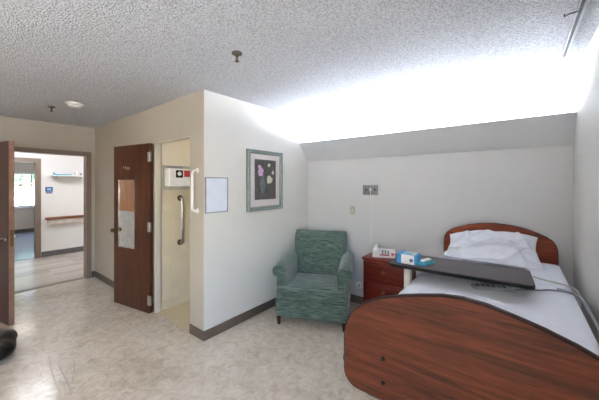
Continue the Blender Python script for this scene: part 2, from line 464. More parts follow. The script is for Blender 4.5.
# entry door leaf
def leaf(name, label, loc, rz, w, h, t, mat, edge, flip=1):
    d = thing(name, label, 'door', loc, rz)
    MB().box(0, w, -t/2, t/2, .012, h, .002, 1).build('door_leaf', mat, d, False, local=True)
    return d
ang = math.atan2(.286, 1.21)
dl = leaf('entry_door', 'dark wooden entry door leaf standing open at the left edge', (XL+.045, .205, 0), ang, 1.20, 1.985, .045, 'doorwood2', None)
MB().box(1.20, 1.203, -.0225, .0225, .012, 1.985).build('edge_strip', 'dooredge', dl, False, local=True)
MB().box(.02, 1.185, .0226, .024, .03, 1.05).build('kick_plate', 'kick', dl, False, local=True)
MB().box(.02, 1.185, .0226, .0236, 1.05, 1.97).build('door_skin', 'doorinner', dl, False, local=True)
m = MB()
for s in (-1, 1):
    y = s*.024
    m.lathe([(.028, y-.004), (.028, y+.004)] , (1.14, 0, .94), 20, 'y')
    m.tube([(1.14, y, .94), (1.14, s*.062, .94), (1.13, s*.068, .94), (1.02, s*.068, .94)], .009, 10)
m.build('lever_handle', 'chrome', dl, local=True)
MB().box(1.203, 1.2045, -.012, .012, .85, 1.03).build('latch_plate', 'brass', dl, False, local=True)
for z in (.2, 1.0, 1.8):
    MB().cyl((.0, -.03, z-.05), (.0, -.03, z+.05), .008, n=12).box(-.002, .03, -.028, -.0228, z-.05, z+.05).build('hinge', 'steel', dl, local=True)

# bathroom door leaf
p0 = Vector((-3.392, 1.530, 0)); p1 = p0+Vector((-math.cos(math.radians(10.3)), -math.sin(math.radians(10.3)), 0))
rz = math.atan2((p1-p0).y, (p1-p0).x)
db = leaf('bathroom_door', 'brown wooden bathroom door folded open against the wall with a narrow mirror', p0, rz, .712, 2.0, .044, 'doorwood', None)
ys = 1   # local +y faces the room: check sign
nrm = Vector((-math.sin(rz), math.cos(rz)))
ys = 1 if nrm.y < 0 else -1
q = ys*.022
def yb(a, b): return (min(ys*a, ys*b), max(ys*a, ys*b))
for z in (.165, 1.02, 1.84):
    a, b = yb(.0225, .0265)
    a2, b2 = yb(.012, .0155)
    m = MB().cyl((-.004, ys*.026, z-.055), (-.004, ys*.026, z+.055), .009, n=12)
    m.box(.0, .034, a, b, z-.055, z+.055)
    m.box(-.036, -.006, a, b, z-.055, z+.055)
    m.build('hinge', 'steel', db, local=True)
m = MB()
a, b = yb(.0222, .030)
m.box(.270, .280, a, b, .735, 1.575).box(.595, .605, a, b, .735, 1.575).box(.280, .595, a, b, .735, .745).box(.280, .595, a, b, 1.565, 1.575)
mf = m.build('mirror_frame', 'chrome', db, False, local=True)
a, b = yb(.0222, .026)
MB().box(.280, .595, a, b, .745, 1.565).build('mirror_glass', 'mirror', db, False, local=True)
m = MB()
for s in (1, -1):
    prof = [(.026, 0), (.026, .006), (.010, .010), (.010, .03), (.024, .036), (.028, .05), (.022, .062), (.004, .066)]
    m.lathe([(r, s*ys*(.0222+h)) for r, h in prof], (.660, 0, .94), 20, 'y')
m.build('door_knob', 'brass', db, local=True)
m = MB().box(.385, .445, *yb(.0222, .026), 1.70, 1.73, .001, 1)
for x in (.395, .435):
    m.tube([(x, ys*.026, 1.715), (x, ys*.05, 1.712), (x, ys*.062, 1.722), (x, ys*.064, 1.74)], .005, 8)
m.build('coat_hook', 'chrome', db, local=True)
# jamb of the bathroom opening
d2 = thing('door_2', '', 'd', ((BX0+BX1)/2, YW, 0)); del d2['label']; del d2['category']; d2['kind'] = 'structure'
MB().box(BX0-.03, BX0+.010, YW-.012, YW+TB-.02, 0, 2.02, .002, 1).build('jamb', 'jamb', d2, False)
MB().box(BX0+.012, BX1, YW+.0, YW+TB, 2.005, 2.015).build('header', 'jamb', d2, False)

# bathroom
BL, BR, BN = -3.395, XC-T, YW+TB
struct(MB().box(BL, BR, BN, YB, -.1, 0).box(BX0, BX1, YW, BN, -.1, 0), 'floor_bathroom', 'tilefloor')
struct(MB().box(BL-.1, BL, BN, YB+.1, 0, 1.45), 'wall_bathroom_left_tile', 'tile')
struct(MB().box(BL-.1, BL-.004, BN, YB+.1, 1.45, H), 'wall_bathroom_left', 'cream')
struct(MB().box(BL, BR, YB, YB+.1, 0, H), 'wall_bathroom_back', 'cream')
bl = thing('bathroom_ceiling_lamp', 'round ceiling lamp inside the small bathroom', 'lamp', (-2.9, 2.3, H))
MB().lathe([(.13, H-.0005), (.13, H-.025)], (-2.9, 2.3, 0), 24).build('lamp_base', 'white', bl)
MB().lathe([(.12, H-.026), (.115, H-.05), (.09, H-.075), (.05, H-.09), (.001, H-.094)], (-2.9, 2.3, 0), 24).build('lamp_shade', 'bathlamp', bl)
def px(u, Y):   # world X on the plane Y for a photograph column u
    d = u-299.5; return Y*(-172.5+.789*d)/(221.7+.614*d)
ds = thing('glove_dispenser', 'white box dispenser with red and black labels on the bathroom wall', 'dispenser', (BL+.07, 1.83, 1.46))
MB().box(BL, BL+.018, 1.665, 2.02, 1.45, 1.75, .003, 1).build('back_plate', 'beige', ds)
MB().box(BL+.018, BL+.145, 1.675, 2.00, 1.495, 1.712, .012, 3).build('case', 'white', ds)
MB().box(BL+.03, BL+.12, 1.70, 1.86, 1.712, 1.737, .004).build('lid', 'gframe', ds)
xf = BL+.145
MB().box(xf-.001, xf+.0012, 1.755, 1.845, 1.60, 1.69).build('black_label', 'dark', ds, False)['label'] = 'black square label'
MB().box(xf-.001, xf+.0012, 1.86, 1.96, 1.61, 1.69).build('red_label', 'red', ds, False)['label'] = 'red square label'
MB().lathe([(.026, .0025), (.018, .0013)], (xf, 1.80, 1.648), 12, 'x').build('label_mark', 'white', ds)
gy = 1.885
gb = thing('grab_bar', 'steel vertical grab bar on the tiled bathroom wall below the dispenser', 'grab bar', (BL, gy, .78))
MB().tube([(BL+.002, gy, 1.345), (BL+.05, gy, 1.345), (BL+.06, gy, 1.33), (BL+.06, gy, .80), (BL+.05, gy, .785), (BL+.002, gy, .785)], .016, 12).build('bar', 'steel', gb)
for z in (1.345, .785): MB().lathe([(.036, .0005), (.036, .008), (.02, .014)], (BL, gy, z), 18, 'x').build('flange', 'brass', gb)

# C handle outside bathroom
ch = thing('pull_handle', 'white curved pull handle mounted on the tan wall beside the bathroom opening', 'handle', (-2.512, YW, 1.24))
MB().tube([(-2.512, YW-.001, 1.655), (-2.512, YW-.03, 1.655), (-2.512, YW-.05, 1.645), (-2.512, YW-.058, 1.62), (-2.512, YW-.058, 1.29), (-2.512, YW-.05, 1.265), (-2.512, YW-.03, 1.255), (-2.512, YW-.001, 1.255)], .013, 12).build('bar', 'white', ch)
for z in (1.655, 1.255): MB().lathe([(.026, -.0005), (.026, -.007), (.016, -.012)], (-2.512, YW, z), 18, 'y').build('flange', 'white', ch)

# corridor items on hall wall
sh = thing('wall_shelf', 'white wall shelf high on the hallway wall', 'shelf', (HX+.1, 1.75, 1.69))
MB().box(HX, HX+.17, 1.47, 2.06, 1.685, 1.712, .004, 1).build('board', 'white', sh, False)
for y in (1.55, 1.98): MB().prism([(HX+.001, 1.685), (HX+.13, 1.685), (HX+.001, 1.62)], 'y', y-.006, y+.006).build('bracket', 'white', sh, False)
m = MB()
m.box(HX+.05, HX+.12, 1.43+.05, 1.79, 1.7125, 1.735, .006, 2).lathe([(.022, 1.7125), (.022, 1.755), (.012, 1.765)], (HX+.085, 1.50, 0), 14)
tag(m.build('blue_tube_bottle', 'teal'), 'long teal blue plastic item lying on the white hallway shelf', 'bottle')
m = MB().lathe([(.026, 1.7125), (.03, 1.72), (.03, 1.79), (.012, 1.80), (.012, 1.812)], (HX+.09, 1.87, 0), 16)
pb = thing('pump_bottle', 'small white pump bottle standing on the hallway shelf', 'bottle', (HX+.09, 1.87, 1.7125))
m.build('bottle_body', 'white', pb)
MB().tube([(HX+.09,1.87,1.812),(HX+.09,1.87,1.838),(HX+.12,1.87,1.838)], .006, 8).build('pump', 'white', pb)
tag(MB().lathe([(.02, 1.7125), (.02, 1.76), (.014, 1.768)], (HX+.09, 1.96, 0), 14).build('small_jar', 'gframe'), 'tiny grey jar at the right end of the hallway shelf', 'jar')
hr = thing('handrail', 'brown wooden handrail with pale guard along the hallway wall', 'handrail', (HX+.04, 2.6, .66))
MB().box(HX+.03, HX+.085, 1.36, 4.1, .775, .825, .012, 3).build('rail_cap', 'railwood', hr)
MB().box(HX+.012, HX+.06, 1.40, 4.1, .65, .774, .008, 2).build('guard', 'railgrey', hr)
for y in (1.6, 2.4, 3.2, 4.0): MB().box(HX, HX+.03, y-.03, y+.03, .70, .80).build('bracket', 'railwood', hr, False)
rs = thing('room_sign', 'small blue sign plate on the hallway wall beside the far doorway', 'sign', (HX, 1.435, 1.34))
MB().box(HX, HX+.006, 1.375, 1.495, 1.36, 1.46, .001, 1).build('plate', 'navy', rs, False)
MB().box(HX+.0061, HX+.008, 1.40, 1.47, 1.385, 1.435).build('pictogram', 'lblue', rs, False)
MB().box(HX, HX+.005, 1.38, 1.49, 1.325, 1.348).build('name_strip', 'navy', rs, False)
# hall ceiling lights
def hall_light(loc, name, label, mat):
    t = thing(name, label, 'light', loc, 0, 'flat fluorescent ceiling lights')
    x, y = loc[:2]
    MB().box(x-.17, x+.17, y-.62, y+.62, H-.03, H-.0005, .004, 1).build('fixture_body', 'whitemetal', t)
    MB().box(x-.15, x+.15, y-.60, y+.60, H-.075, H-.031, .02, 3).build('diffuser', mat, t)
    return t
hall_light((-7.0, .75, H), 'ceiling_light', 'wide fluorescent ceiling light in the hallway outside the entry', 'diffuser')
hall_light((-6.7, 3.0, H), 'ceiling_light', 'fluorescent ceiling light farther down the hallway', 'diffuser')
hall_light((-10.3, 1.2, H), 'ceiling_light', 'fluorescent ceiling light inside the far room', 'roomlamp')
hall_light((-2.2, -1.1, H), 'ceiling_light', 'added fluorescent fill light on the unseen bedroom ceiling behind the viewpoint', 'roomlamp')  # unseen light added to fill the bedroom from behind the camera

# ------------------------------------------------------------------ ceiling fittings
def sprinkler(x, y, label):
    t = thing('sprinkler_head', label, 'sprinkler', (x, y, H), 0, 'sprinkler heads on the ceiling')
    MB().lathe([(.037, -.0005), (.036, -.008), (.022, -.014), (.012, -.015)], (0,0,0), 24).build('escutcheon', 'darksteel', t, local=True)
    MB().lathe([(.010, -.012), (.010, -.03), (.007, -.032)], (0,0,0), 14).tube([(-.008,0,-.03),(-.012,0,-.042),(-.004,0,-.056)], .0025, 6).tube([(.008,0,-.03),(.012,0,-.042),(.004,0,-.056)], .0025, 6).cyl((0,0,-.03),(0,0,-.056), .003, n=8).build('nozzle', 'brass', t, local=True)
    MB().lathe([(.014, -.057), (.017, -.059), (.014, -.061)], (0,0,0), 16).build('deflector', 'brass', t, local=True)
    return t
s0 = sprinkler(-1.553, 1.283, 'metal sprinkler head on the textured ceiling nearest the viewer')
copy_tree(s0, (-4.357, .822, H), .6, 'metal sprinkler head on the ceiling near the entry door and smoke detector')
sd = thing('smoke_detector', 'round white smoke detector on the ceiling near the entry door', 'smoke detector', (-3.98, .955, H))
MB().lathe([(.088, H-.0005), (.088, H-.012), (.075, H-.02)], (-3.98,.955,0), 28).build('base_ring', 'white', sd)
MB().lathe([(.062, H-.0205), (.062, H-.034), (.05, H-.044), (.001, H-.047)], (-3.98,.955,0), 28).build('cover', 'white', sd)

# ------------------------------------------------------------------ alcove wall: board + picture
bd = thing('notice_board', 'small blank white board in thin grey frame at the wall corner', 'board', (XC, 1.73, 1.23))
a0, a1, z0, z1 = 1.588, 1.858, 1.235, 1.590
m = MB(); f = .010
m.box(XC, XC+.014, a0, a0+f, z0, z1).box(XC, XC+.014, a1-f, a1, z0, z1).box(XC, XC+.014, a0+f, a1-f, z0, z0+f).box(XC, XC+.014, a0+f, a1-f, z1-f, z1)
m.build('board_frame', 'gframe', bd, False)
MB().box(XC+.001, XC+.010, a0+f, a1-f, z0+f, z1-f).build('board_face', 'whiteboard', bd, False)
MB().box(XC+.0, XC+.02, a1+.002, a1+.014, 1.31, 1.35, .002, 1).build('clip', 'white', bd, False)

pc = thing('framed_picture', 'framed flower print with pale mat on the white alcove wall', 'picture', (XC, 2.43, 1.214))
a0, a1, z0, z1 = 2.115, 2.700, 1.214, 1.917
X0 = XC+.004; dpt = .042; f = .046
for (ya, yb_, za, zb, nm) in ((a0, a0+f, z0, z1, 'l'), (a1-f, a1, z0, z1, 'r'), (a0+f, a1-f, z0, z0+f, 'b'), (a0+f, a1-f, z1-f, z1, 't')):
    pass
m = MB()
def frame_ring(m, a0, a1, z0, z1, prof):
    rings = []
    for inset, h in prof:
        rings.append([m.bm.verts.new((XC+h, y, z)) for y, z in ((a0+inset, z0+inset), (a1-inset, z0+inset), (a1-inset, z1-inset), (a0+inset, z1-inset))])
    for i in range(len(rings)-1):
        for k in range(4): m.bm.faces.new((rings[i][k], rings[i][(k+1)%4], rings[i+1][(k+1)%4], rings[i+1][k]))
    for k in range(4): m.bm.faces.new((rings[-1][k], rings[-1][(k+1)%4], rings[0][(k+1)%4], rings[0][k]))
frame_ring(m, a0, a1, z0, z1, [(0, .002), (0, .034), (.008, .042), (.022, .036), (.034, .04), (.046, .026), (.046, .002)])
m.build('picture_frame', 'picframe', pc, True, angle=20)
MB().box(XC+.003, XC+.016, a0+f, a1-f, z0+f, z1-f).build('mat', 'matboard', pc, False)
b0, b1, c0, c1 = a0+.115, a1-.115, z0+.125, z1-.105
pr = MB().box(XC+.0165, XC+.018, b0, b1, c0, c1).build('print', 'print', pc, False)
bw, bhh = b1-b0, c1-c0
def flower(cy, cz, r, mat, seed):
    random.seed(seed); m = MB()
    for k in range(9):
        a = random.random()*2*PI; d = r*.55*random.random()**.5
        m.lathe([(r*.55, .0182+.0002*k), (r*.3, .0184+.0002*k)], (XC, cy+d*math.cos(a), cz+d*math.sin(a)), 9, 'x')
    m.build('painted_flower', mat, pr)
flower(b0+bw*.28, c0+bhh*.68, .05, 'pink', 1); flower(b0+bw*.22, c0+bhh*.82, .03, 'pink', 2)
flower(b0+bw*.68, c0+bhh*.50, .052, 'cream_petal', 3); flower(b0+bw*.84, c0+bhh*.68, .025, 'cream_petal', 4); flower(b0+bw*.66, c0+bhh*.88, .025, 'cream_petal', 5)
vp = [(-.02,0),(.02,0),(.04,.05),(.045,.10),(.03,.16),(.018,.20),(.025,.23),(-.025,.23),(-.018,.20),(-.03,.16),(-.045,.10),(-.04,.05)]
MB().prism([(b0+bw*.36+p, c0+bhh*.16+q) for p, q in vp], 'x', XC+.0181, XC+.0188).build('painted_vase', 'vase', pr, False)
m = MB(); random.seed(4)
for k in range(10):
    cy, cz = b0+bw*random.uniform(.15,.9), c0+bhh*random.uniform(.4,.85); a = random.random()*PI
    m.prism([(cy+.03*math.cos(a), cz+.03*math.sin(a)), (cy-.007*math.sin(a), cz+.007*math.cos(a)), (cy-.03*math.cos(a), cz-.03*math.sin(a)), (cy+.007*math.sin(a), cz-.007*math.cos(a))], 'x', XC+.018, XC+.01825+.00001*k)
m.build('painted_leaves', 'leafpaint', pr, False)
MB().box(XC+.0225, XC+.0235, a0+f-.002, a1-f+.002, z0+f-.002, z1-f+.002).build('picture_glass', 'glass', pc, False)

# ------------------------------------------------------------------ back wall plates
x0, x1 = px(363, YB), px(378, YB)
wp = thing('nurse_call_plate', 'wide steel wall plate with jacks high on the grey back wall', 'wall plate', ((x0+x1)/2, YB, 1.39))
MB().box(x0, x1, YB-.007, YB, 1.388, 1.508, .003, 2).build('plate', 'platesteel', wp)
cx = (x0+x1)/2
MB().box(cx-.008, cx+.016, YB-.014, YB-.0071, 1.435, 1.475, .002, 1).build('jack', 'white', wp)
for dx in (-.055, .06): MB().lathe([(.012, -.0085), (.010, -.0071)], (cx+dx, YB, 1.45), 14, 'y').build('indicator', 'dark', wp)
xs_ = px(352.5, YB)
sw = thing('light_switch', 'beige light switch plate on the back wall above the armchair', 'switch', (xs_, YB, 1.13))
MB().box(xs_-.036, xs_+.036, YB-.006, YB, 1.128, 1.243, .003, 2).build('plate', 'beige', sw)
MB().box(xs_-.005, xs_+.005, YB-.016, YB-.0061, 1.176, 1.197, .002, 1).build('toggle', 'white', sw)
xo = px(359.8, YB)
ou = thing('wall_outlet', 'round white outlet low on the back wall beside the nightstand', 'outlet', (xo, YB, .2))
MB().lathe([(.046, -.0005), (.046, -.012), (.036, -.02), (.001, -.021)], (xo, YB, .24), 24, 'y').build('plate', 'white', ou)
MB().lathe([(.016, -.022), (.012, -.034)], (xo, YB, .24), 14, 'y').build('plug', 'beige', ou)
# cable from the plate down to the phone
cc = []
for k in range(13):
    t = k/12; cc.append((cx+.004+.012*math.sin(t*5)+.01*t, YB-.011-.012*math.sin(t*PI), 1.434-t*.66))
tag(MB().tube(cc, .0028, 8).build('phone_cable', 'white'), 'thin white cable hanging from the steel wall plate behind the nightstand', 'cable')
cc = [(cx+.034+.006*math.sin(k*.5), YB-.012-.01*math.sin(k/11*PI), 1.382-k/11*.60) for k in range(12)]
tag(MB().tube([(cx+.03, YB-.004, 1.387)]+cc, .0028, 8).build('call_cable', 'white'), 'second thin white cable hanging just right of the first below the wall plate', 'cable')

# ------------------------------------------------------------------ armchair
cc_ = (-1.714+.39*-.415, 2.380+.39*.91, 0)
ac = thing('armchair', 'green striped upholstered armchair with rolled arms in the alcove corner', 'armchair', cc_, math.radians(24.5))
# local: front -y (y=-.39), x right
hw = .384
b = MB().box(-hw, hw, -.378, .30, .10, .286, .018, 3)
b.build('base', 'fabric', ac, local=True)
# welt along base top
# T cushion
def cushion(m):
    out = [(-.366,-.41),(.366,-.41),(.370,-.325),(.275,-.315),(.27,.16),(-.27,.16),(-.275,-.315),(-.370,-.325)]
    bm = bmesh.new(); A = [bm.verts.new((x,y,.305)) for x,y in out]; f = bm.faces.new(A)
    r = bmesh.ops.extrude_face_region(bm, geom=[f]); vs = [v for v in r['geom'] if isinstance(v, bmesh.types.BMVert)]
    for v in vs: v.co.z = .415
    bmesh.ops.recalc_face_normals(bm, faces=bm.faces)
    bmesh.ops.bevel(bm, geom=list(bm.edges), offset=.022, segments=4, profile=.6, affect='EDGES')
    m.merge(bm)
m = MB(); cushion(m)
m.box(-.22, .22, -.36, .12, .405, .428, .011, 3)
cu = m.build('seat_cushion', 'fabric', ac, local=True)
m = MB()
for z in (.318, .400): m.tube([(-.362, -.385, z), (-.356, -.409, z), (.356, -.409, z), (.362, -.385, z)], .006, 8)
m.build('piping', 'fabric', cu, local=True)
# backrest: lofted, reclined, flaring slightly
def back_pt(u, v):
    # closed outline loft: u around rounded rect (width x thickness), v height
    return None
m = MB()
N = 40; rings = []
for j in range(15):
    t = j/14; z = .24+t*.70
    hwid = .312+.030*t; th = .095-.02*t
    cy = .235+.105*t
    if j >= 12:
        k = (j-11)/3; th *= math.sqrt(max(.05, 1-k*k*.92)); hwid -= .018*k*k; z = .24+(11/14+ (k*.75)*3/14)*.70+.02
    ring = []
    for i in range(N):
        a = 2*PI*i/N; c, s = math.cos(a), math.sin(a); e = .38
        x = hwid*math.copysign(abs(c)**e, c); y = th*math.copysign(abs(s)**e, s)
        bulge = -.022*(1-(x/hwid)**2)*math.sin(PI*min(1, t)) if s < 0 else 0
        ring.append(m.bm.verts.new((x, cy+y+bulge, z)))
    rings.append(ring)
for j in range(14):
    for i in range(N): m.bm.faces.new((rings[j][i], rings[j][(i+1)%N], rings[j+1][(i+1)%N], rings[j+1][i]))
m.bm.faces.new(rings[0][::-1]); m.bm.faces.new(rings[-1])
m.build('backrest', 'fabric', ac, local=True, angle=70)
# rolled arms: section (x,z) swept along y, rising toward the back
def arm(sx):
    sec = []
    # inner vertical from seat up, roll over outward, down outer face
    cxr, r = .352, .074
    for k in range(13):
        a = math.radians(180+20-k*(250/12)); sec.append((cxr+r*math.cos(a), .575+r*math.sin(a)))
    sec += [(.378, .50), (.384, .40), (.386, .12), (.28, .12), (.275, .45)]
    m = MB(); rings = []
    L = [(-.335, .95), (-.325, 1.0), (-.2, 1.0), (-.05, 1.0), (.1, 1.0), (.22, .98), (.30, .93)]
    for y, s in L:
        lift = .035*max(0, (y+.33)/.63)**1.2
        ring = []
        for x, z in sec:
            zz = z+(lift if z > .3 else 0)
            xx = .315+(x-.315)*s
            if z > .49: zz = (.575+lift)+(zz-.575-lift)*s
            ring.append(m.bm.verts.new((sx*xx, y, zz)))
        rings.append(ring)
    n = len(sec)
    for j in range(len(rings)-1):
        for i in range(n): m.bm.faces.new((rings[j][i], rings[j][(i+1)%n], rings[j+1][(i+1)%n], rings[j+1][i]))
    m.bm.faces.new(rings[0]); m.bm.faces.new(rings[-1][::-1])
    o = m.build('armrest', 'fabric', ac, local=True, angle=50)
    # scroll front panel
    m = MB().lathe([(.066, -.336), (.066, -.342), (.054, -.348), (.001, -.349)], (sx*.352, 0, .575), 28, 'y')
    pts = [(.352+.068*math.cos(t), -.346, .575+.068*math.sin(t)) for t in [math.radians(-60+k*15) for k in range(19)]]
    pts = [(sx*x, y, z) for x, y, z in pts]
    m.tube(pts, .006, 8)
    m.prism([(sx*.295, .42), (sx*.378, .42), (sx*.376, .53), (sx*.305, .53)], 'y', -.345, -.334)
    m.build('arm_front', 'fabric', o, local=True)
arm(-1); arm(1)
for sx in (-1, 1):
    m = MB(); x, y = sx*.352, -.340
    m.box(x-.024, x+.024, y-.024, y+.024, .0, .105, .002, 1)
    for v in m.bm.verts:
        k = .62+.38*(v.co.z/.105); v.co.x = x+(v.co.x-x)*k; v.co.y = y+(v.co.y-y)*k
    m.build('leg', 'legwood', ac, local=True)
    y = .27; m = MB().box(x-.022, x+.022, y-.022, y+.022, .0, .105, .002, 1)
    for v in m.bm.verts:
        k = .62+.38*(v.co.z/.105); v.co.x = x+(v.co.x-x)*k; v.co.y = y+(v.co.y-y)*k+.02*(1-v.co.z/.105)
    m.build('leg', 'legwood', ac, local=True)

# ------------------------------------------------------------------ nightstand
nx0, nx1, ny0, ny1 = -1.362, -.875, 2.865, 3.235
ns = thing('nightstand', 'dark cherry nightstand with three drawers between armchair and bed', 'nightstand', ((nx0+nx1)/2, (ny0+ny1)/2, 0))
MB().box(nx0+.012, nx1-.012, ny0+.02, ny1, .05, .692).box(nx0+.03, nx1-.03, ny0+.05, ny1-.01, 0, .05).build('carcass', 'night', ns, False)
MB().box(nx0, nx1, ny0, ny1+.004, .693, .722, .007, 3).build('top', 'night', ns)
zz = [(.478, .682), (.268, .468), (.060, .258)]
for za, zb in zz:
    dr = MB().box(nx0+.022, nx1-.022, ny0+.002, ny0+.019, za, zb, .003, 2).build('drawer', 'night', ns)
    m = MB(); xa, xb = nx0+.055, nx1-.055
    m.box(xa, xb, ny0-.003, ny0+.0018, za+.03, za+.036).box(xa, xb, ny0-.003, ny0+.0018, zb-.036, zb-.03).box(xa, xa+.006, ny0-.003, ny0+.0018, za+.036, zb-.036).box(xb-.006, xb, ny0-.003, ny0+.0018, za+.036, zb-.036)
    m.build('panel_moulding', 'night', dr, False)
    xc, zc = (nx0+nx1)/2, (za+zb)/2+.01
    m = MB().lathe([(.018, .0015), (.018, -.002), (.006, -.005), (.006, -.014), (.013, -.019), (.014, -.024), (.008, -.029)], (xc, ny0, zc), 18, 'y')
    m.build('knob', 'brass', dr)

# phone
PHS = 1.15
ph = thing('telephone', 'white desk telephone with red keys on the nightstand', 'telephone', (-1.19, 3.07, .7225), math.radians(22))
m = MB(); bm = bmesh.new()
sec = [(-.095, 0), (.095, 0), (.095, .045), (.06, .047), (-.095, .018)]
MBp = m.prism(sec, 'x', -.105, .105, .006, 2)
m.build('phone_body', 'white', ph, local=True)
def on(y): return .018+(y+.095)/.155*.029
hs = MB()
pts = [(-.074, -.078, .052), (-.074, -.06, .066), (-.072, -.03, .082), (-.07, .01, .088), (-.068, .05, .086), (-.066, .075, .076), (-.066, .09, .062)]
hs.tube(pts, [.014, .027, .020, .017, .020, .027, .014], 14, True, .75)
hs.build('handset', 'white', ph, local=True)
m = MB()
for i in range(3):
    for j in range(4):
        x, y = -.02+i*.026, -.07+j*.026
        m.box(x, x+.017, y, y+.014, on(y+.007)-.002, on(y+.007)+.007, .001, 1)
m.build('keypad', 'gframe', ph, local=True)
m = MB().box(.066, .092, -.075, -.035, on(-.055)-.004, on(-.055)+.008, .002, 1).box(-.04, .05, -.092, -.078, on(-.085)-.004, on(-.085)+.006, .001, 1)
m.build('red_key', 'red', ph, local=True)['label'] = 'red emergency key strip'
tag(MB().tube([(-1.06+.03*math.cos(a), 2.98+.025*math.sin(a*1.3)+.008*k, .7275+.003*math.sin(9*a)) for k, a in enumerate([i*.5 for i in range(14)])], .0035, 8).build('coiled_cord', 'red'),
    'loose reddish cord lying beside the telephone on the nightstand', 'cord')

ph.scale = (PHS, PHS, PHS)
# ------------------------------------------------------------------ bed
bed = thing('hospital_bed', 'raised hospital bed with arched cherry headboard and footboard', 'bed', (-.16, 2.17, 0))
half = [(-.47,.70),(-.47,.76),(-.47,.84),(-.463,.89),(-.447,.933),(-.420,.972),(-.382,1.007),(-.335,1.036),(-.287,1.058),(-.215,1.083),(-.143,1.102),(-.07,1.119)]
def outl(cx, half, top, low):
    L = [(cx+x, z) for x, z in half]; R = [(cx-x, z) for x, z in half[::-1]]
    w = -half[0][0]; r = .07; z0 = half[0][1]
    pts = L+[(cx, top)]+R
    for k in range(0, 7):
        a = k/6*PI/2; pts.append((cx+w-r+r*math.cos(a), low+r-r*math.sin(a)))
    for k in range(0, 7):
        a = k/6*PI/2; pts.append((cx-w+r-r*math.sin(a), low+r-r*math.cos(a)))
    out = []
    for p in pts:
        if not out or (Vector(p)-Vector(out[-1])).length > .003: out.append(p)
    if (Vector(out[0])-Vector(out[-1])).length < .003: out.pop()
    return out
def shrink(pts, d):
    n = len(pts); out = []
    for i in range(n):
        a = Vector(pts[i-1]); c = Vector(pts[(i+1)%n]); t = (c-a).normalized(); nn = Vector((t.y, -t.x)); out.append(tuple(Vector(pts[i])+nn*d))
    return out
def board(name, cx, half, top, low, y0, y1, mat):
    o = outl(cx, half, top, low)
    inn = shrink(o, .0045)
    p = MB().prism(inn, 'y', y0, y1, .002, 1).build(name, mat, bed, angle=30)
    m = MB(); n = len(o); ym = (y0+y1)/2; e = .0015
    R = []
    for (x, z), (xi, zi) in zip(o, inn):
        R.append([m.bm.verts.new(c) for c in ((xi, y0-e, zi), (x, y0+.003, z), (x, y1-.003, z), (xi, y1+e, zi))])
    for i in range(n):
        for k in range(4):
            m.bm.faces.new((R[i][k], R[i][(k+1)%4], R[(i+1)%n][(k+1)%4], R[(i+1)%n][k]))
    m.build('edge_band', 'edge', p, angle=50)
    return p
fb = board('footboard', -.15, half, 1.126, .630, 1.119, 1.147, 'bedwood')
hh = [(-.44,.60),(-.44,.90),(-.438,.96),(-.430,.994),(-.408,1.033),(-.365,1.067),(-.305,1.094),(-.22,1.124),(-.136,1.142),(-.07,1.150)]
hb = board('headboard', -.17, hh, 1.154, .55, 3.215, 3.243, 'headwood')
for z in (.806, .707):
    MB().lathe([(.009, 0), (.007, -.004)], (-.437, 1.119, z), 12, 'y').build('bolt', 'dark', fb)
for sx in (-.628, .328):
    MB().lathe([(.014, .735), (.017, .74), (.017, .755), (.014, .76)], (sx, 1.165, -.03), 14).build('bumper', 'dark', bed)
# deck frame
m = MB()
for x in (-.56, .21): m.box(x, x+.04, 1.16, 3.2, .60, .66, .004, 1)
for y in (1.148, 1.7, 2.3, 2.9, 3.17): m.box(-.52, .21, y, y+.04, .60, .64, .003, 1)
m.box(-.60, .26, 1.2, 3.19, .662, .684, .006, 2)
m.build('deck_frame', 'greymetal', bed)
m = MB()
for x in (-.50, .14): m.box(x, x+.04, 1.35, 3.0, .14, .19, .004, 1)
for y in (1.35, 2.96): m.box(-.46, .14, y, y+.04, .14, .19, .003, 1)
m.build('base_frame', 'greymetal', bed)
for s, y in ((1, 1.45), (-1, 2.85)):
    m = MB()
    for x in (-.48, .16): m.tube([(x, y, .18), (x, y+s*.32, .61)], .018, 10)
    m.tube([(-.48, y+s*.16, .395), (.16, y+s*.16, .395)], .014, 10)
    m.build('lift_arm', 'greymetal', bed)
for x in (-.48, .16):
    for y in (1.37, 2.98):
        c = MB().lathe([(.055, -.012), (.062, -.008), (.062, .008), (.055, .012)], (x, y, .0625), 24, 'x').build('caster_wheel', 'dark', bed)
        MB().box(x-.02, x-.015, y-.02, y+.02, .05, .139).box(x+.015, x+.02, y-.02, y+.02, .05, .139).box(x-.02, x+.02, y-.02, y+.02, .13, .1395).build('fork', 'greymetal', c, False)

mt = tag(MB().box(-.585, .265, 1.165, 3.20, .686, .832, .03, 4).build('mattress', 'mattress'), 'blue-grey mattress under the white sheet on the raised bed', 'mattress')
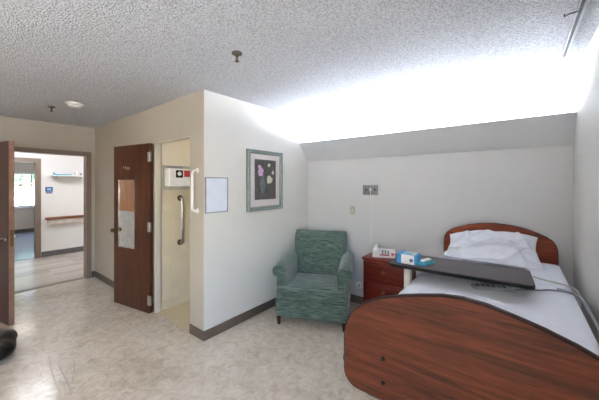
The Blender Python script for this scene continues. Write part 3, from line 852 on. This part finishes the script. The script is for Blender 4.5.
# sheet draped over the mattress
def sheet(u, v):
    y = 1.158+v*(3.208-1.158)
    xl, xr, zt = -.597, .277, .840
    hangL, hangR = .155+.012*math.sin(v*17)+.02*noise.noise(Vector((v*6,0,1))), .15
    wtop = xr-xl; total = hangL+wtop+hangR; s = u*total
    r = .035
    if s < hangL:
        z = zt-hangL+s; x = xl-.006*math.sin(v*40+2)*(1-s/hangL)-.012*(1-s/hangL)
        if zt-z < r: k = (r-(zt-z))/r; x = xl+r*(1-math.cos(k*PI/4)); 
    elif s > hangL+wtop:
        z = zt-(s-hangL-wtop); x = xr+.004*math.sin(v*35)
        if zt-z < r: k = (r-(zt-z))/r; x = xr-r*(1-math.cos(k*PI/4))
    else:
        x = xl+(s-hangL); z = zt
        e = min(x-xl, xr-x)
        if e < r: x = x; z = zt-(r-math.sqrt(max(0, r*r-(r-e)**2)))*.5
        e2 = min(1, e/.06)
        z += e2*(.0045+.009*noise.noise(Vector((x*3.2+5, y*2.1, 0)))+.006*max(0, noise.noise(Vector((x*9+y*5, y*4-x*5, 3)))))
        if y < 1.5: z += e2*.01*math.sin((y-1.158)/.342*PI)
    ee = min(y-1.158, 3.208-y)
    if ee < .02 and z > .82: z -= (.02-ee)*.4
    return Vector((x, y, z))
m = MB().grid(sheet, 90, 130)
so = m.build('bed_sheet', 'sheet', angle=180)
md = so.modifiers.new('thick', 'SOLIDIFY'); md.thickness = .002; md.offset = 1
tag(so, 'white bed sheet spread over the mattress and hanging at its sides', 'bed sheet')

# pillow leaning on the headboard
def pillow():
    w, h, th = .355, .215, .080
    m = MB(); n = 84
    def f(sgn):
        def g(u, v):
            a, b_ = u*2-1, v*2-1
            pin = 1-.10*(1-abs(b_)**2)*(abs(a)**6) ; pin2 = 1-.12*(1-abs(a)**2)*(abs(b_)**6)
            x = a*w*pin; y = b_*h*pin2
            t = (1-abs(a)**2.4)*(1-abs(b_)**2.4); t = max(0, t)**.55
            z = sgn*th*t
            if sgn > 0:
                q = Vector((x*5+y*3, y*9-x*2, 2)); z += t*(.035*noise.noise(q)+.022*abs(noise.noise(q*1.7+Vector((4,1,0)))))
                g = 1-abs(math.sin((x*.9+y*1.3)*9+2.6*noise.noise(Vector((x*4, y*4, 9))))); z += t*(.050*g**3)
                g2 = 1-abs(math.sin((x*.5-y*1.6)*13+2.2*noise.noise(Vector((x*5, y*3, 4))))); z += t*(.034*g2**4)
            return Vector((x, y, z))
        return g
    m.grid(f(1), n, n); m.grid(f(-1), n, n)
    bmesh.ops.remove_doubles(m.bm, verts=m.bm.verts, dist=.0008)
    tilt = math.radians(44)
    for v in m.bm.verts:
        x, y, z = v.co
        # sag of the corners
        y2 = y-.05*max(0, (abs(x)/.35))**3*(1 if y > 0 else -.2)
        z2 = z-.02*(abs(x)/.35)**2
        Y = y2*math.cos(tilt)-z2*math.sin(tilt); Z = y2*math.sin(tilt)+z2*math.cos(tilt)
        rz_ = math.radians(2)
        wd = 1+.10*max(0, -y/.215)-.05*max(0, y/.215)
        v.co = Vector((-.215+x*wd+.012, 3.01+Y, .985+Z*.93+.022*(x/.35)-.034))
    lo = min(v.co.z for v in m.bm.verts); 
    for v in m.bm.verts: v.co.z = max(v.co.z, .857)
    for v in m.bm.verts: v.co.y = min(v.co.y, 3.208)
    return m
o = pillow().build('pillow', 'pillow', angle=180)
tag(o, 'white wrinkled pillow leaning against the arched headboard', 'pillow')

# bed remote + cords
def zt(x, y): return .8465
ra = math.atan2(2.243-2.147, .215)
rm = thing('bed_remote', 'slim dark grey bed control remote lying on the sheet', 'remote', (-.132, 2.165, .851), ra)
m = MB().box(-.115, .115, -.027, .027, .002, .022, .007, 3); m.build('remote_body', 'remote', rm, local=True)
m = MB()
for i in range(6):
    for s in (-1, 1): m.box(-.09+i*.03, -.075+i*.03, s*.011-.006, s*.011+.006, .0222, .0255, .001, 1)
m.build('buttons', 'dark', rm, local=True)
def smooth_path(P, n=8):
    P = [Vector(p) for p in P]; out = []
    for i in range(len(P)-1):
        p0, p1, p2, p3 = P[max(i-1,0)], P[i], P[i+1], P[min(i+2, len(P)-1)]
        for k in range(n):
            t = k/n; out.append(.5*((2*p1)+(-p0+p2)*t+(2*p0-5*p1+4*p2-p3)*t*t+(-p0+3*p1-3*p2+p3)*t**3))
    return out+[P[-1]]
z = .862
MB().tube(smooth_path([(-.022,2.213,z),(.03,2.26,z),(.10,2.30,z-.002),(.15,2.345,z-.002),(.195,2.36,z-.001)]), .0055, 8).build('cord', 'grille', rm)
MB().tube(smooth_path([(.190,2.36,z+.004),(.235,2.355,z+.006),(.272,2.32,z+.006),(.288,2.22,z+.003),(.293,2.05,z),(.295,1.85,z-.002),(.297,1.60,z-.004),(.297,1.35,z-.006)]), .0105, 10).build('hose', 'grille', rm)['label'] = 'thick grey control hose along the mattress edge'
tag(MB().tube(smooth_path([(.085,2.62,z-.002),(.12,2.575,z),(.18,2.545,z),(.235,2.52,z),(.285,2.47,z-.004),(.300,2.40,z-.03),(.303,2.35,.78)]), .0045, 8).build('call_cord', 'beige'),
    'thin beige call cord crossing the sheet beside the pillow', 'cord')

# ------------------------------------------------------------------ overbed table
tx0, tx1, ty0, ty1, tz = -.752, .066, 2.018, 2.390, .95
ot = thing('overbed_table', 'dark grey rolling overbed table across the bed', 'table', (-.33, 2.2, 0))
W_M[ot.name] = Matrix.Translation(Vector((-.33, 2.2, 0)))
def rrect(x0, x1, y0, y1, r, n=5):
    P = []
    for cx, cy, a0 in ((x1-r, y1-r, 0), (x0+r, y1-r, 90), (x0+r, y0+r, 180), (x1-r, y0+r, 270)):
        for k in range(n+1):
            a = math.radians(a0+90*k/n); P.append((cx+r*math.cos(a), cy+r*math.sin(a)))
    return P
MB().prism(rrect(tx0, tx1, ty0, ty1, .03), 'z', tz-.020, tz, .003, 2).build('tabletop', 'tabletop', ot)
m = MB()
o1, o2 = rrect(tx0-.004, tx1+.004, ty0-.004, ty1+.004, .034), rrect(tx0+.001, tx1-.001, ty0+.001, ty1-.001, .029)
R = [[m.bm.verts.new((x, y, z)) for (x, y), z in ((a, tz-.003), (a, tz-.024), (b_, tz-.024), (b_, tz-.003))] for a, b_ in zip(o1, o2)]
for i in range(len(R)):
    for k in range(4): m.bm.faces.new((R[i][k], R[i][(k+1)%4], R[(i+1)%len(R)][(k+1)%4], R[(i+1)%len(R)][k]))
m.build('edge_trim', 'dark', ot)
MB().box(-.70, -.60, 2.12, 2.28, .905, .9255, .004, 1).box(-.66, -.50, 2.18, 2.22, .900, .9255, .004, 1).build('support_bracket', 'greymetal', ot)
MB().box(-.685, -.640, 2.165, 2.235, .48, .905, .006, 2).build('inner_column', 'whitemetal', ot)
MB().box(-.692, -.633, 2.155, 2.245, .10, .60, .006, 2).build('outer_column', 'whitemetal', ot)
MB().box(-.685, -.640, 1.95, 2.45, .062, .10, .006, 2).box(-.640, -.05, 2.0, 2.04, .062, .095, .004, 1).box(-.640, -.05, 2.36, 2.40, .062, .095, .004, 1).build('base', 'greymetal', ot)
for x, y in ((-.662, 1.96), (-.662, 2.44), (-.07, 2.02), (-.07, 2.38)):
    MB().lathe([(.022, -.01), (.028, -.007), (.028, .007), (.022, .01)], (x, y, .029), 18, 'x').cyl((x, y, .03), (x, y, .064), .007, n=8).build('caster', 'dark', ot)

ot.rotation_euler = (0, 0, math.radians(3)); ot.location = (-.33, 2.215, 0)
tb = thing('tissue_box', 'blue and white tissue carton on the left end of the overbed table', 'box', (-.635, 2.078, tz+.0005))
bx0, bx1, by0, by1, bz = -.700, -.560, 2.055, 2.165, tz+.0005
MB().box(bx0, bx1, by0, by1, bz, bz+.066, .002, 1).build('carton', 'white', tb, False)
m = MB(); e = .0006
m.box(bx0-e, bx0+.032, by0-e, by1+e, bz+.001, bz+.066+e).build('blue_panel', 'blue', tb, False)['label'] = 'blue printed end'
MB().box(bx1-.018, bx1+e, by0-e, by1+e, bz+.001, bz+.066+e).build('blue_panel', 'blue', tb, False)['label'] = 'blue printed end'
m = MB().prism([(bx0+.0325, by0+.002), (bx1-.0185, by0+.002), (bx0+.0325, by1-.002)], 'z', bz+.0662, bz+.0668)
m.build('top_print', 'lblue', tb, False)
MB().lathe([(.013, -.0005), (.011, -.0012)], (bx1-.038, by0, bz+.03), 16, 'y').build('round_mark', 'navy', tb)
m = MB().prism([( (bx0+bx1)/2+.03*math.cos(a), (by0+by1)/2+.018*math.sin(a)) for a in [i*2*PI/16 for i in range(16)]], 'z', bz+.0669, bz+.0675)
m.build('opening', 'lblue', tb, False)

wpk = thing('wipes_packet', 'small teal and white packet lying right of the tissue carton', 'packet', (-.515, 2.125, tz+.0005), math.radians(72))
MB().box(-.062, .062, -.028, .028, 0, .026, .009, 3).build('packet_body', 'teal', wpk, local=True)
MB().box(-.048, .048, -.018, .018, .0262, .040, .006, 3).build('white_top', 'white', wpk, local=True)

# ------------------------------------------------------------------ bag at left
m = MB()
m.blob((-3.66, .21, .105), (.30, .24, .115), 5, .16, 1.6, 5)
for v in m.bm.verts:
    v.co.z += .018*abs(noise.noise(v.co*4))-.006
    v.co.z = max(v.co.z, .001+.0)
bag = thing('black_bag', 'slumped shiny black bag on the floor at the left edge', 'bag', (-3.70, .20, 0))
m.build('bag_body', 'bag', bag, angle=180)
MB().tube(smooth_path([(-3.95,.16,.17),(-3.85,.10,.215),(-3.75,.08,.225),(-3.66,.10,.21)]), .010, 8, True, .5).build('strap', 'bag', bag)

# floor scuffs (worn rubber marks)
def fpx(u, v):
    z = 428/(v-184); lat = (u-299.5)/281*z; return Vector((-.614*z+.789*lat, .789*z+.614*lat, .0006))
m = MB()
for P in ([(49,356),(51,368),(55,382),(60,393),(58,399)], [(58,364),(64,376),(70,388),(71,396)], [(74,360),(74,372),(72,384)]):
    q = smooth_path([fpx(*p) for p in P], 5)
    for i in range(len(q)-1):
        d = (q[i+1]-q[i]).normalized(); nn = Vector((-d.y, d.x, 0))*.005
        a_, b_, c_, d_ = [m.bm.verts.new(c) for c in (q[i]-nn, q[i]+nn, q[i+1]+nn, q[i+1]-nn)]
        m.bm.faces.new((a_, b_, c_, d_))
struct(m, 'floor_scuff', 'scuff')

# ------------------------------------------------------------------ outside
struct(MB().box(-60, FX-.1, -40, 40, -.3, -.2).box(XR+T, 60, -40, 40, -.3, -.2), 'ground', 'asphalt')
def tree(name, label, x, y, h, r, mat, seed, low=.35):
    random.seed(seed)
    t = thing(name, label, 'tree', (x, y, -.2), 0, 'trees outside the far window')
    m = MB().tube([(x, y, -.2), (x+.05, y+.03, h*.3), (x-.03, y+.1, h*.6)], [.13, .10, .05], 10)
    for k in range(4):
        a = random.random()*6.28; m.tube([(x, y, h*.35), (x+r*.5*math.cos(a), y+r*.5*math.sin(a), h*.6)], [.05, .02], 6)
    m.build('trunk', 'bark', t)
    m = MB()
    for k in range(2600):
        d = Vector((random.gauss(0,1), random.gauss(0,1), random.gauss(0,1))).normalized()*(random.random()**.4)
        c = Vector((x+d.x*r, y+d.y*r, h*(low+.32)+d.z*h*.36))
        c += Vector([noise.noise(c*1.3+Vector((i*9,0,0)))*.4 for i in range(3)])
        a = Vector((random.gauss(0,1), random.gauss(0,1), random.gauss(0,.6))).normalized(); b_ = a.orthogonal().normalized()
        s = random.uniform(.07, .13)
        vs = [m.bm.verts.new(c+p) for p in (a*s, b_*s*.5, -a*s, -b_*s*.5)]
        m.bm.faces.new(vs)
    m.build('foliage', mat, t, False)
tree('tree', 'leafy green tree seen at the left of the far window', -17.5, 1.5, 4.2, 1.0, 'leaf', 11)
tree('tree', 'pale green leafy tree seen at the right of the far window', -18.8, 3.75, 3.8, 1.0, 'leaf2', 12)
tree('tree', 'distant green tree behind the two nearer trees outside', -24, 3.1, 4.6, 1.8, 'leaf', 13)

# ------------------------------------------------------------------ world, sun, portals
w = bpy.data.worlds.new('sky'); SC.world = w; w.use_nodes = True
nt = w.node_tree; bg = nt.nodes['Background']
sky = nt.nodes.new('ShaderNodeTexSky')
sky.sky_type = 'NISHITA'; sky.sun_disc = False; sky.sun_elevation = math.radians(48); sky.sun_rotation = math.radians(60); sky.dust_density = 2.0
nt.links.new(sky.outputs[0], bg.inputs[0]); bg.inputs[1].default_value = 2.6
sl = bpy.data.lights.new('sun', 'SUN'); sl.energy = 24; sl.angle = .01
so_ = bpy.data.objects.new('sun', sl); COL.objects.link(so_); so_.rotation_euler = Vector((-.35, -.5, -1)).to_track_quat('-Z', 'Y').to_euler()
def portal(name, x, y0, y1, z0, z1, sx):
    l = bpy.data.lights.new(name, 'AREA'); l.shape = 'RECTANGLE'; l.size = y1-y0; l.size_y = z1-z0; l.cycles.is_portal = True
    o = bpy.data.objects.new(name, l); COL.objects.link(o); o.location = (x, (y0+y1)/2, (z0+z1)/2)
    o.rotation_euler = Vector((sx, 0, 0)).to_track_quat('-Z', 'Z').to_euler()
portal('window_portal', XR+.11, WY0, WY1, WZ0, WZ1, -1)
portal('far_window_portal', FX-.095, V0, V1, VZ0, VZ1, 1)

# ------------------------------------------------------------------ camera
cam = bpy.data.cameras.new('camera'); co = bpy.data.objects.new('camera', cam); COL.objects.link(co)
co.location = (0, 0, 1.523)
cam.sensor_width = 36; cam.lens = 281/599*36; cam.clip_start = .02
co.rotation_euler = (PI/2, 0, math.atan2(.614, .789))
cam.shift_y = -16/599; cam.shift_x = 0
SC.camera = co
vs = SC.view_settings
vs.view_transform = 'Standard'; vs.look = 'None'; vs.gamma = 1; vs.exposure = 1.12; vs.use_curve_mapping = False
